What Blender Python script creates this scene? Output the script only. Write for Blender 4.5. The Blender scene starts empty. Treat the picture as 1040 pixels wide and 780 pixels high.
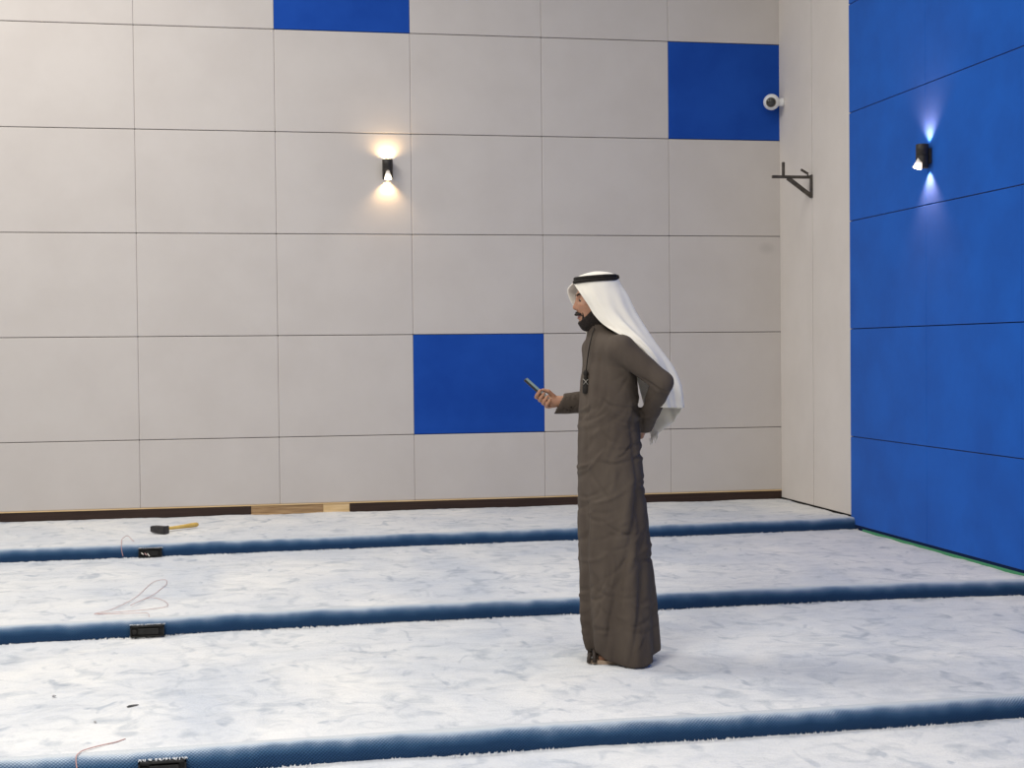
import bpy, bmesh, math, random
import numpy as np
from mathutils import Vector, Matrix

random.seed(7)
S = bpy.context.scene
COL = S.collection

# ------------------------------------------------------------------ room measurements (metres)
D_BACK = 11.912          # distance of the back wall
X_RIGHT = 4.629          # side wall
RISE = 0.085             # height of one carpeted step
W_P, H_P = 1.08332, 0.81 # panels of the back wall
CAM_Z = 1.534
X0 = -0.68073            # one vertical joint of the back wall
Z_TOP = CAM_Z + 2.57224  # horizontal joint near the top of the view
Z_PB = CAM_Z - 1.1997    # lower edge of the panels
STEP_Y = (5.51, 7.87, 10.25)
F_PX, YAW, PITCH, ROLL = 1498.87, 0.190732, -0.022192, -0.0099886

def cam_axes():
    cy, sy, cp, sp = math.cos(YAW), math.sin(YAW), math.cos(PITCH), math.sin(PITCH)
    f = Vector((sy*cp, cy*cp, sp)); r = Vector((cy, -sy, 0)); u = r.cross(f)
    cr, sr = math.cos(ROLL), math.sin(ROLL)
    return cr*r + sr*u, -sr*r + cr*u, f

# ------------------------------------------------------------------ materials
def mat(name, color, rough=0.7, spec=0.3, metal=0.0):
    m = bpy.data.materials.new(name); m.use_nodes = True
    b = m.node_tree.nodes['Principled BSDF']
    b.inputs['Base Color'].default_value = (*color, 1)
    b.inputs['Roughness'].default_value = rough
    b.inputs['Specular IOR Level'].default_value = spec
    b.inputs['Metallic'].default_value = metal
    return m

def nodes(m):
    nt = m.node_tree
    return nt, nt.nodes, nt.links, nt.nodes['Principled BSDF']

def noisy(m, c1, c2, scale=(1, 1, 1), nscale=5.0, detail=4.0, lo=0.35, hi=0.65, bump=0.0, bscale=200.0, bdist=0.003, rough=0.6):
    """two colours mixed by object-space noise, plus fine bump"""
    nt, N, L, b = nodes(m)
    tc = N.new('ShaderNodeTexCoord'); mp = N.new('ShaderNodeMapping'); mp.inputs['Scale'].default_value = scale
    L.new(tc.outputs['Object'], mp.inputs['Vector'])
    n = N.new('ShaderNodeTexNoise'); n.inputs['Scale'].default_value = nscale; n.inputs['Detail'].default_value = detail
    n.inputs['Roughness'].default_value = rough
    L.new(mp.outputs[0], n.inputs['Vector'])
    r = N.new('ShaderNodeValToRGB')
    r.color_ramp.elements[0].position = lo; r.color_ramp.elements[0].color = (*c1, 1)
    r.color_ramp.elements[1].position = hi; r.color_ramp.elements[1].color = (*c2, 1)
    L.new(n.outputs['Fac'], r.inputs['Fac']); L.new(r.outputs['Color'], b.inputs['Base Color'])
    if bump:
        n2 = N.new('ShaderNodeTexNoise'); n2.inputs['Scale'].default_value = bscale; n2.inputs['Detail'].default_value = 2
        L.new(tc.outputs['Object'], n2.inputs['Vector'])
        bp = N.new('ShaderNodeBump'); bp.inputs['Strength'].default_value = bump; bp.inputs['Distance'].default_value = bdist
        L.new(n2.outputs['Fac'], bp.inputs['Height']); L.new(bp.outputs[0], b.inputs['Normal'])
    return m

M = {}
M['grey_panel'] = noisy(mat('grey fabric panel', (.5, .48, .455), .9, .15), (.535, .497, .468), (.562, .525, .496), nscale=2.5, bump=.15, bscale=300)
def stain(m, c, rad, amt):
    nt, N, L, b = nodes(m)
    src = b.inputs['Base Color'].links[0].from_socket
    tc = N.new('ShaderNodeTexCoord'); mp = N.new('ShaderNodeMapping'); mp.inputs['Location'].default_value = [-q for q in c]
    L.new(tc.outputs['Object'], mp.inputs['Vector'])
    sc_ = N.new('ShaderNodeVectorMath'); sc_.operation = 'MULTIPLY'; sc_.inputs[1].default_value = (1/rad[0], 0, 1/rad[1]); L.new(mp.outputs[0], sc_.inputs[0])
    ln = N.new('ShaderNodeVectorMath'); ln.operation = 'LENGTH'; L.new(sc_.outputs[0], ln.inputs[0])
    r = N.new('ShaderNodeMapRange'); r.inputs[1].default_value = .3; r.inputs[2].default_value = 1.2; r.inputs[3].default_value = 1-amt; r.inputs[4].default_value = 1
    L.new(ln.outputs['Value'], r.inputs[0])
    v = N.new('ShaderNodeVectorMath'); v.operation = 'SCALE'; L.new(src, v.inputs[0]); L.new(r.outputs[0], v.inputs['Scale']); L.new(v.outputs[0], b.inputs['Base Color'])
stain(M['grey_panel'], (4.51, 0, 2.385), (.07, .05), .13)
M['beige_panel'] = noisy(mat('beige fabric panel', (.5, .48, .455), .9, .15), (.645, .60, .56), (.68, .635, .595), nscale=2.0, bump=.12, bscale=300)
M['blue_panel'] = noisy(mat('blue fabric panel', (.02, .09, .42), .9, .1), (.010, .060, .335), (.013, .073, .38), nscale=3, bump=.15, bscale=300)
M['blue_wall'] = noisy(mat('blue fabric wall panel', (.02, .12, .47), .9, .12), (.002, .082, .42), (.003, .102, .50), nscale=2.2, detail=6, bump=.15, bscale=250)
M['backing'] = mat('dark joint backing', (.10, .09, .085), .95, .05)
M['blue_backing'] = mat('blue joint backing', (.006, .03, .13), .95, .05)
M['skirting'] = noisy(mat('dark brown laminate', (.03, .016, .011), .5, .3), (.026, .013, .009), (.042, .022, .015), scale=(1, 8, 30), nscale=3)
M['raw_wood'] = noisy(mat('raw pine', (.55, .36, .17), .7, .2), (.62, .43, .21), (.76, .57, .33), scale=(2, 20, 30), nscale=2)
M['brown_wood'] = noisy(mat('stained plywood', (.33, .2, .1), .7, .2), (.25, .15, .075), (.50, .33, .17), scale=(2, 20, 45), nscale=2)
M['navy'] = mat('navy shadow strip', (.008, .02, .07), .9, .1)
M['green'] = mat('green felt', (.07, .27, .14), .9, .1)
M['black_gap'] = mat('black gap strip', (.015, .013, .012), .9, .1)  # shade of the open gap below the beige panels, painted as a strip
M['black'] = noisy(mat('black plastic', (.012, .012, .012), .5, .3), (.008, .008, .008), (.02, .019, .018), nscale=30)
M['lamp_black'] = noisy(mat('black powder coat', (.02, .017, .015), .45, .4), (.02, .016, .014), (.032, .026, .023), nscale=40)
M['steel'] = noisy(mat('dark steel', (.07, .062, .055), .45, .4, .5), (.06, .052, .045), (.11, .095, .08), nscale=25)
M['white_plastic'] = mat('white camera plastic', (.80, .80, .79), .35, .4)
M['lens'] = mat('dark camera lens', (.035, .033, .03), .12, .5)
M['lens_ring'] = mat('grey lens ring', (.22, .2, .17), .3, .5)
M['wire'] = noisy(mat('red wire', (.5, .2, .18), .6, .3), (.55, .30, .27), (.46, .32, .31), nscale=8)
M['handle'] = noisy(mat('yellow hammer handle', (.62, .40, .08), .5, .4), (.60, .38, .08), (.72, .50, .14), scale=(3, 3, 3), nscale=6)
M['hammer_head'] = noisy(mat('black hammer head', (.02, .018, .018), .5, .4), (.016, .014, .016), (.05, .045, .045), nscale=20)
M['scrap'] = noisy(mat('dark scrap', (.06, .06, .06), .8, .2), (.05, .05, .05), (.13, .13, .13), nscale=60)
M['scrap_grey'] = noisy(mat('grey scrap', (.3, .3, .3), .8, .2), (.2, .2, .2), (.45, .45, .45), nscale=60)
M['skin'] = noisy(mat('skin', (.36, .19, .12), .55, .35), (.32, .16, .098), (.385, .205, .13), nscale=25, bump=.1, bscale=150, bdist=.001)
M['skin'].node_tree.nodes['Principled BSDF'].inputs['Subsurface Weight'].default_value = .08
M['lip'] = mat('lip', (.28, .11, .085), .5, .35)
M['nail'] = mat('finger nail', (.62, .40, .32), .35, .4)
M['hair'] = noisy(mat('black beard hair', (.012, .009, .008), .75, .2), (.008, .006, .005), (.028, .02, .017), nscale=160, bump=.6, bscale=260, bdist=.003)
M['eye_white'] = mat('eye white', (.40, .34, .29), .3, .5)
M['iris'] = mat('dark iris', (.02, .012, .008), .2, .5)
M['robe'] = noisy(mat('dark taupe cloth', (.12, .095, .075), .8, .2), (.066, .051, .041), (.086, .068, .054), scale=(1, 1, .3), nscale=8, bump=.12, bscale=420, bdist=.001)
M['thread'] = mat('grey thread', (.32, .30, .27), .8, .2)
M['cord'] = mat('black cord', (.02, .017, .015), .7, .2)
M['cloth'] = noisy(mat('white cotton', (.83, .79, .70), .85, .2), (.86, .815, .73), (.90, .86, .78), nscale=6, bump=.1, bscale=500, bdist=.001)
def translucent(m, col, fac):
    nt, N, L, b = nodes(m); out = N['Material Output']
    t = N.new('ShaderNodeBsdfTranslucent'); t.inputs['Color'].default_value = (*col, 1)
    x = N.new('ShaderNodeMixShader'); x.inputs[0].default_value = fac
    L.new(b.outputs[0], x.inputs[1]); L.new(t.outputs[0], x.inputs[2]); L.new(x.outputs[0], out.inputs['Surface'])
translucent(M['cloth'], (.9, .87, .80), .10)
M['agal'] = noisy(mat('black wool cord', (.012, .010, .009), .8, .2), (.008, .007, .006), (.022, .018, .016), nscale=120, bump=.6, bscale=300)
M['sandal'] = mat('dark sandal leather', (.035, .025, .02), .6, .3)
M['sole'] = mat('tan sandal sole', (.38, .28, .20), .7, .2)
M['phone'] = mat('black phone body', (.012, .012, .014), .3, .5)
M['phone_edge'] = mat('dark metal phone rim', (.08, .10, .10), .3, .5, .7)
def emis(name, col, st):
    m = mat(name, col); b = m.node_tree.nodes['Principled BSDF']
    b.inputs['Emission Color'].default_value = (*col, 1); b.inputs['Emission Strength'].default_value = st
    return m
M['screen'] = emis('phone screen', (.16, .22, .21), .30)
M['bulb_warm'] = emis('warm lamp lens', (1, .80, .50), 9)
M['bulb_cool'] = emis('neutral lamp lens', (1, .86, .78), 9)
def diffuser(name, col):
    m = mat(name, (.7, .66, .62), .4, .4); nt, N, L, b = nodes(m)
    tc = N.new('ShaderNodeTexCoord'); sp = N.new('ShaderNodeSeparateXYZ'); L.new(tc.outputs['Object'], sp.inputs[0])
    r = N.new('ShaderNodeMapRange'); r.inputs[1].default_value = -.040; r.inputs[2].default_value = -.072; r.inputs[3].default_value = .12; r.inputs[4].default_value = 3.0
    L.new(sp.outputs[2], r.inputs[0]); L.new(r.outputs[0], b.inputs['Emission Strength']); b.inputs['Emission Color'].default_value = (*col, 1)
    return m
M['diffuser_warm'] = diffuser('warm frosted lamp diffuser', (1, .84, .62))
M['diffuser_cool'] = diffuser('neutral frosted lamp diffuser', (1, .84, .74))

# carpet pile: off-white with bluish brushed patches
def carpet_mat():
    m = mat('off-white carpet pile', (.7, .72, .74), .95, .05)
    nt, N, L, b = nodes(m)
    b.inputs['Sheen Weight'].default_value = .15
    tc = N.new('ShaderNodeTexCoord')
    def noise(scale, ns, det, rough=.6, dist=0.0):
        mp = N.new('ShaderNodeMapping'); mp.inputs['Scale'].default_value = scale
        L.new(tc.outputs['Object'], mp.inputs['Vector'])
        n = N.new('ShaderNodeTexNoise'); n.inputs['Scale'].default_value = ns; n.inputs['Detail'].default_value = det
        n.inputs['Roughness'].default_value = rough; n.inputs['Distortion'].default_value = dist
        L.new(mp.outputs[0], n.inputs['Vector']); return n
    def ramp(src, lo, hi, c1, c2):
        r = N.new('ShaderNodeValToRGB'); e = r.color_ramp.elements
        e[0].position, e[1].position = lo, hi; e[0].color = (*c1, 1); e[1].color = (*c2, 1)
        L.new(src, r.inputs['Fac']); return r
    def mul(a, c, fac):
        x = N.new('ShaderNodeMix'); x.data_type = 'RGBA'; x.blend_type = 'MULTIPLY'; x.inputs['Factor'].default_value = fac
        L.new(a, x.inputs['A']); L.new(c, x.inputs['B']); return x.outputs['Result']
    big = ramp(noise((.8, .55, 1), 1.6, 5, .6, .6).outputs['Fac'], .30, .66, (.52, .55, .60), (.73, .725, .71))
    patch = ramp(noise((1.0, .8, 1), 6.0, 3, .55, 1.0).outputs['Fac'], .30, .46, (.62, .665, .72), (1, 1, 1))
    streak = ramp(noise((1.5, 2.6, 1), 4.0, 4, .6, .6).outputs['Fac'], .32, .52, (.79, .81, .835), (1, 1, 1))
    fine = ramp(noise((1, 1, 1), 95, 2).outputs['Fac'], .30, .55, (.86, .87, .89), (1, 1, 1))
    c = mul(big.outputs['Color'], patch.outputs['Color'], .70)
    c = mul(c, streak.outputs['Color'], .65)
    spot = ramp(noise((2.2, 1.1, 1), 3.4, 2, .5, .8).outputs['Fac'], .27, .36, (.66, .70, .755), (1, 1, 1))
    c = mul(c, spot.outputs['Color'], .9)
    c = mul(c, fine.outputs['Color'], .55)
    L.new(c, b.inputs['Base Color'])
    n2 = noise((1, 1, 1), 120, 3); n3 = noise((1, 1.6, 1), 14, 3)
    ad = N.new('ShaderNodeMath'); ad.operation = 'MULTIPLY_ADD'; ad.inputs[1].default_value = .35
    L.new(n2.outputs['Fac'], ad.inputs[0]); L.new(n3.outputs['Fac'], ad.inputs[2])
    bp = N.new('ShaderNodeBump'); bp.inputs['Strength'].default_value = .5; bp.inputs['Distance'].default_value = .012
    L.new(ad.outputs[0], bp.inputs['Height']); L.new(bp.outputs[0], b.inputs['Normal'])
    return m
M['carpet'] = carpet_mat()
_b = M['blue_wall'].node_tree.nodes['Principled BSDF']
_b.inputs['Sheen Weight'].default_value = .20; _b.inputs['Sheen Roughness'].default_value = .4

# step edge: the bent carpet opens and shows its blue tufted base in ribs, white pile returns on top
def nosing_mat():
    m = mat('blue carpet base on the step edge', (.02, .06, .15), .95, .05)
    nt, N, L, b = nodes(m)
    uv = N.new('ShaderNodeUVMap'); uv.uv_map = 'UVMap'
    sp = N.new('ShaderNodeSeparateXYZ'); L.new(uv.outputs[0], sp.inputs[0])
    tc = N.new('ShaderNodeTexCoord')
    n = N.new('ShaderNodeTexNoise'); n.inputs['Scale'].default_value = 9; n.inputs['Detail'].default_value = 6
    L.new(tc.outputs['Object'], n.inputs['Vector'])
    # rows of tufts: sine along the step and along the profile
    def sine(src, k, ph=0.0):
        a = N.new('ShaderNodeMath'); a.operation = 'MULTIPLY_ADD'; a.inputs[1].default_value = k; a.inputs[2].default_value = ph
        L.new(src, a.inputs[0]); s = N.new('ShaderNodeMath'); s.operation = 'SINE'; L.new(a.outputs[0], s.inputs[0]); return s.outputs[0]
    sk = N.new('ShaderNodeMath'); sk.operation = 'MULTIPLY_ADD'; sk.inputs[1].default_value = .12
    L.new(sp.outputs[1], sk.inputs[0]); L.new(sp.outputs[0], sk.inputs[2])
    sx = sine(sk.outputs[0], 2*math.pi/.014); sy = sine(sp.outputs[1], 2*math.pi/.012)
    mu = N.new('ShaderNodeMath'); mu.operation = 'MULTIPLY'; L.new(sx, mu.inputs[0]); L.new(sy, mu.inputs[1])
    # v (metres along profile) + noise -> fade to white pile
    a1 = N.new('ShaderNodeMath'); a1.operation = 'MULTIPLY_ADD'; a1.inputs[1].default_value = .045
    L.new(n.outputs['Fac'], a1.inputs[0]); L.new(sp.outputs[1], a1.inputs[2])
    a2 = N.new('ShaderNodeMath'); a2.operation = 'MULTIPLY_ADD'; a2.inputs[1].default_value = .006
    L.new(mu.outputs[0], a2.inputs[0]); L.new(a1.outputs[0], a2.inputs[2])
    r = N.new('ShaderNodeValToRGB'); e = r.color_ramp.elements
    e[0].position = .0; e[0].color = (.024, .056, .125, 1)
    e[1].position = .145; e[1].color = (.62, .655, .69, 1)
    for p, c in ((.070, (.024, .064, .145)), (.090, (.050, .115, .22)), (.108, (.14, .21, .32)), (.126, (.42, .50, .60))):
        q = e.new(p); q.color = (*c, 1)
    L.new(a2.outputs[0], r.inputs['Fac'])
    sh = N.new('ShaderNodeMapRange'); sh.inputs[1].default_value = -1; sh.inputs[2].default_value = 1
    sh.inputs[3].default_value = .80; sh.inputs[4].default_value = 1.08
    L.new(mu.outputs[0], sh.inputs[0])
    x = N.new('ShaderNodeVectorMath'); x.operation = 'SCALE'
    L.new(r.outputs['Color'], x.inputs[0]); L.new(sh.outputs[0], x.inputs['Scale'])
    L.new(x.outputs[0], b.inputs['Base Color'])
    bp = N.new('ShaderNodeBump'); bp.inputs['Strength'].default_value = .6; bp.inputs['Distance'].default_value = .004
    L.new(mu.outputs[0], bp.inputs['Height']); L.new(bp.outputs[0], b.inputs['Normal'])
    return m
M['nosing'] = nosing_mat()

# ------------------------------------------------------------------ object helpers
def link_mesh(name, verts, faces, m, parent=None, smooth=False):
    me = bpy.data.meshes.new(name); me.from_pydata([tuple(v) for v in verts], [], faces); me.update()
    ms = m if isinstance(m, (list, tuple)) else [m]
    for q in ms: me.materials.append(q)
    if smooth: me.shade_smooth()
    o = bpy.data.objects.new(name, me); COL.objects.link(o)
    if parent: o.parent = parent
    return o

def obj(name, bm, m, parent=None, smooth=False):
    bmesh.ops.recalc_face_normals(bm, faces=bm.faces[:])
    me = bpy.data.meshes.new(name); bm.to_mesh(me); bm.free()
    ms = m if isinstance(m, (list, tuple)) else [m]
    for q in ms: me.materials.append(q)
    if smooth: me.shade_smooth()
    o = bpy.data.objects.new(name, me); COL.objects.link(o)
    if parent: o.parent = parent
    return o

def tag(o, label, cat, group=None):
    o['label'] = label; o['category'] = cat
    if group: o['group'] = group
    return o

def struct(o):
    o['kind'] = 'structure'; return o

def empty(name, loc=(0, 0, 0), rz=0.0):
    o = bpy.data.objects.new(name, None); COL.objects.link(o)
    o.location = loc; o.rotation_euler = (0, 0, rz); o.empty_display_size = .1
    return o

def add_box(bm, lo, hi, bevel=0.0, mtx=None, seg=2):
    r = bmesh.ops.create_cube(bm, size=1.0)
    vs = r['verts']
    c = [(a+b)/2 for a, b in zip(lo, hi)]; s = [b-a for a, b in zip(lo, hi)]
    for v in vs:
        v.co = Vector((c[0]+v.co.x*s[0], c[1]+v.co.y*s[1], c[2]+v.co.z*s[2]))
    if bevel:
        es = list({e for v in vs for e in v.link_edges})
        q = bmesh.ops.bevel(bm, geom=es, offset=bevel, segments=seg, profile=.5, affect='EDGES')
        vs = list({v for v in q['verts']} | {v for v in vs if v.is_valid})
    if mtx is not None:
        for v in vs: v.co = mtx @ v.co
    return vs

def lathe(bm, prof, n=32, mtx=None, a0=0.0, a1=2*math.pi):
    """prof: list of (radius, height); axis z"""
    full = abs(a1-a0-2*math.pi) < 1e-6
    cnt = n if full else n+1
    rings = []
    for r, z in prof:
        ring = []
        for k in range(cnt):
            a = a0+(a1-a0)*k/n
            v = Vector((r*math.cos(a), r*math.sin(a), z))
            ring.append(bm.verts.new(mtx @ v if mtx is not None else v))
        rings.append(ring)
    for A, B in zip(rings, rings[1:]):
        for k in range(n):
            k2 = (k+1) % cnt
            bm.faces.new((A[k], A[k2], B[k2], B[k]))
    if full:
        for ring in (rings[0], rings[-1]):
            bm.faces.new(ring)
    return rings

def tube(bm, pts, rad, n=8, closed=False):
    pts = [Vector(p) for p in pts]; N = len(pts)
    rads = rad if isinstance(rad, (list, tuple)) else [rad]*N
    rings = []; up = Vector((0, 0, 1))
    prev = None
    for i, p in enumerate(pts):
        if closed: t = pts[(i+1) % N]-pts[i-1]
        else: t = pts[min(i+1, N-1)]-pts[max(i-1, 0)]
        t.normalize()
        if prev is None:
            a = t.cross(up if abs(t.z) < .9 else Vector((1, 0, 0))).normalized()
        else:
            a = (prev-t*prev.dot(t)).normalized()
        prev = a; b = t.cross(a)
        rings.append([bm.verts.new(p+(a*math.cos(2*math.pi*k/n)+b*math.sin(2*math.pi*k/n))*rads[i]) for k in range(n)])
    m = N if closed else N-1
    for i in range(m):
        A, B = rings[i], rings[(i+1) % N]
        for k in range(n):
            bm.faces.new((A[k], A[(k+1) % n], B[(k+1) % n], B[k]))
    if not closed:
        bm.faces.new(rings[0]); bm.faces.new(rings[-1])

def catmull(P, n):
    """P: (k,3) array, n samples, centripetal-free uniform Catmull-Rom with reflected ends"""
    P = np.asarray(P, float); k = len(P)
    Q = np.vstack([2*P[0]-P[1], P, 2*P[-1]-P[-2]])
    out = []
    for s in np.linspace(0, k-1, n):
        i = min(int(s), k-2); t = s-i
        a, b, c, d = Q[i], Q[i+1], Q[i+2], Q[i+3]
        out.append(.5*((2*b)+(-a+c)*t+(2*a-5*b+4*c-d)*t*t+(-a+3*b-3*c+d)*t**3))
    return np.array(out)

# ------------------------------------------------------------------ floor: four carpeted levels
X_L, X_R = -5.2, X_RIGHT
def step_y(i, x):
    if i == 2: return 10.225+.032*x+.012*math.sin(x*1.3)
    if i == 1: return 7.80+.055*min(max(x, -2), 3.3)-.008*x*x*(1 if x > 0 else 0)+.012*math.sin(x*1.7+1)
    return 5.495+.012*x+.012*math.sin(x*2.1)

def tread(name, z, y0f, y1f, nose):
    nx = 300; ny = max(12, int((y1f(0)-y0f(0))/.035))
    vs, fs = [], []
    rng = np.random.RandomState(int(z*1000)+3)
    ph = rng.rand(8)*6.28
    for j in range(ny+1):
        for i in range(nx+1):
            x = X_L+(X_R-X_L)*i/nx
            y = y0f(x)+(y1f(x)-y0f(x))*j/ny
            dz = .0022*math.sin(x*7+ph[0]+2*math.sin(y*5+ph[1]))+.0018*math.sin(y*17+ph[2]+1.5*math.sin(x*9+ph[3]))+(rng.rand()-.5)*.003
            edge = min(1.0, j/2.0) if nose else 1.0
            vs.append((x, y, z+dz*edge))
    for j in range(ny):
        for i in range(nx):
            a = j*(nx+1)+i
            fs.append((a, a+1, a+nx+2, a+nx+1))
    # stray tufts of pile leaning on the foot of the next step
    if name_tufts.get(z, None) is not None:
        st = name_tufts[z]
        for k in range(2600):
            x = X_L+(X_R-X_L)*rng.rand()
            y = step_y(st, x)-.004-.022*rng.rand()
            h = .004+.008*rng.rand()**2; w = .004+.004*rng.rand(); lx = (rng.rand()-.5)*.012
            b0 = len(vs)
            vs += [(x-w, y, z-.002), (x+w, y, z-.002), (x, y+w*1.5, z-.002), (x+lx, y+.004, z+h)]
            fs += [(b0, b0+1, b0+3), (b0+1, b0+2, b0+3), (b0+2, b0, b0+3)]
    o = link_mesh('floor', vs, fs, M['carpet'], smooth=True)
    return struct(o)

name_tufts = {0.0: 0, RISE: 1, 2*RISE: 2}
NOSE_R, NOSE_IN = .034, .075
tiers = []
tiers.append(tread('floor', 0.0, lambda x: -1.0, lambda x: step_y(0, x)+.02, False))
for i in range(3):
    y1 = (lambda x, i=i: step_y(i+1, x)+.02) if i < 2 else (lambda x: D_BACK+.02)
    tiers.append(tread('floor', (i+1)*RISE, lambda x, i=i: step_y(i, x)+NOSE_IN, y1, True))

def nosing(i, parent):
    z0 = i*RISE; r = NOSE_R
    prof = [(0.006, -.01), (.002, .01), (0, .025), (0, RISE-r)]
    for k in range(1, 9):
        a = math.pi/2*k/8
        prof.append((r-r*math.cos(a), RISE-r+r*math.sin(a)+.002*math.sin(a)))
    prof += [(.05, RISE+.003), (NOSE_IN-.002, RISE+.0025), (NOSE_IN+.012, RISE-.006)]
    L = [0]
    for p, q in zip(prof, prof[1:]): L.append(L[-1]+math.hypot(q[0]-p[0], q[1]-p[1]))
    nx = 420; vs, fs, uvs = [], [], []
    rng = np.random.RandomState(40+i)
    for a in range(nx+1):
        x = X_L+(X_R-X_L)*a/nx
        wob = .003*math.sin(x*5+i)+.002*math.sin(x*13+2*i)+(rng.rand()-.5)*.002
        for (dy, dz), l in zip(prof, L):
            vs.append((x, step_y(i, x)+dy+wob*(1 if dz < RISE*.95 else .3), z0+dz+(wob*.5 if dz > .04 and dy < .045 else 0)))
            uvs.append((x, l))
    m = len(prof)
    for a in range(nx):
        for b in range(m-1):
            fs.append((a*m+b, (a+1)*m+b, (a+1)*m+b+1, a*m+b+1))
    o = link_mesh('step_nosing', vs, fs, M['nosing'], parent, smooth=True)
    uvl = o.data.uv_layers.new(name='UVMap')
    for lp in o.data.loops: uvl.data[lp.index].uv = uvs[lp.vertex_index]
    o['label'] = 'dark blue carpeted step edge'
    return o
for i in range(3): nosing(i, tiers[i+1])

# ------------------------------------------------------------------ back wall with fabric panels
bm = bmesh.new(); add_box(bm, (X_L-.6, D_BACK+.012, -.2), (X_R+.25, D_BACK+.2, 5.7))
wall_back = struct(obj('wall_back', bm, M['backing']))
BLUE = {(1, -1), (4, 0), (2, 3)}
xs = [X0+W_P*i for i in range(-4, 5)]+[X_RIGHT+.005]
zs = [Z_TOP-H_P*j for j in range(-1, 5)]
for ci in range(len(xs)-1):
    for rj in range(-2, 5):
        i = ci-4
        zt = Z_TOP-H_P*rj; zb = Z_TOP-H_P*(rj+1) if rj < 4 else Z_PB-.004
        gx, gz = .0003, .0022
        bm = bmesh.new()
        add_box(bm, (xs[ci]+gx, D_BACK-.012, zb+gz), (xs[ci+1]-gx, D_BACK+.014, zt-gz), .006, seg=3)
        blue = (i, rj) in BLUE
        o = obj('wall_panel', bm, M['blue_panel'] if blue else M['grey_panel'], wall_back)
        if blue: o['label'] = 'royal blue fabric panel'

# skirting along the back wall
Z3 = 3*RISE
bb = struct(empty('baseboard_back', (0, D_BACK, Z3)))
def skirt(x0, x1, m, name, dep=.018):
    bm = bmesh.new(); add_box(bm, (x0, -dep, -.03), (x1, .012, Z_PB-Z3-.010), .001)
    return obj(name, bm, m, bb)
skirt(X_L-.5, .172, M['skirting'], 'skirting_board')
skirt(.957, X_RIGHT, M['skirting'], 'skirting_board')
o = skirt(.174, .742, M['brown_wood'], 'timber_batten', .014); o['label'] = 'brown bare plywood batten'
o = skirt(.744, .955, M['raw_wood'], 'timber_batten', .014); o['label'] = 'pale bare pine batten'
bm = bmesh.new(); add_box(bm, (X_L-.5, -.020, Z_PB-Z3-.010), (X_RIGHT, .012, Z_PB-Z3-.002), .001)
o = obj('top_edge', bm, M['raw_wood'], bb); o['label'] = 'pale raw wood top edge'

# ------------------------------------------------------------------ right wall
bm = bmesh.new(); add_box(bm, (X_RIGHT+.014, -1.0, -.2), (X_RIGHT+.25, D_BACK+.19, 5.7))
wall_right = struct(obj('wall_right', bm, M['blue_backing']))
bm = bmesh.new(); add_box(bm, (X_RIGHT+.009, 10.46, 0.2), (X_RIGHT+.0142, D_BACK, 5.6)); obj('joint_backing', bm, M['backing'], wall_right)
for y0, y1 in ((10.452, 11.192), (11.202, D_BACK-.011)):
    bm = bmesh.new(); add_box(bm, (X_RIGHT, y0, Z3+.012), (X_RIGHT+.02, y1, 5.6), .003, seg=2)
    o = obj('wall_panel', bm, M['beige_panel'], wall_right); o['label'] = 'tall narrow beige panel'
ys = [10.446, 9.215, 8.0, 6.785, 5.57, 4.355, 3.14, 1.925]
for k in range(len(ys)-1):
    for rj in range(-2, 5):
        zt = Z_TOP-H_P*rj; zb = Z_TOP-H_P*(rj+1) if rj < 4 else .203
        bm = bmesh.new()
        add_box(bm, (X_RIGHT-.012, ys[k+1], zb+.003), (X_RIGHT+.02, ys[k], zt-.003), .003, seg=3)
        o = obj('wall_panel', bm, M['blue_wall'], wall_right); o['label'] = 'royal blue fabric panel'
# black strip for the dark gap under the beige panels, green strip under the blue ones
bm = bmesh.new(); add_box(bm, (X_RIGHT-.004, 10.25, Z3-.02), (X_RIGHT+.02, D_BACK-.01, Z3+.014))
struct(obj('trim_1', bm, M['black_gap']))
bm = bmesh.new()
add_box(bm, (X_RIGHT-.016, 7.80, 2*RISE-.02), (X_RIGHT+.012, 10.24, 2*RISE+.016), .003)
struct(obj('trim_2', bm, M['green']))
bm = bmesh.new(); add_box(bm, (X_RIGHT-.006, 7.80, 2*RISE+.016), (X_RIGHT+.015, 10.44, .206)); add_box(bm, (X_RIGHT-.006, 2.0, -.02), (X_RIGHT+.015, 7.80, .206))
struct(obj('trim_3', bm, M['navy']))

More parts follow.
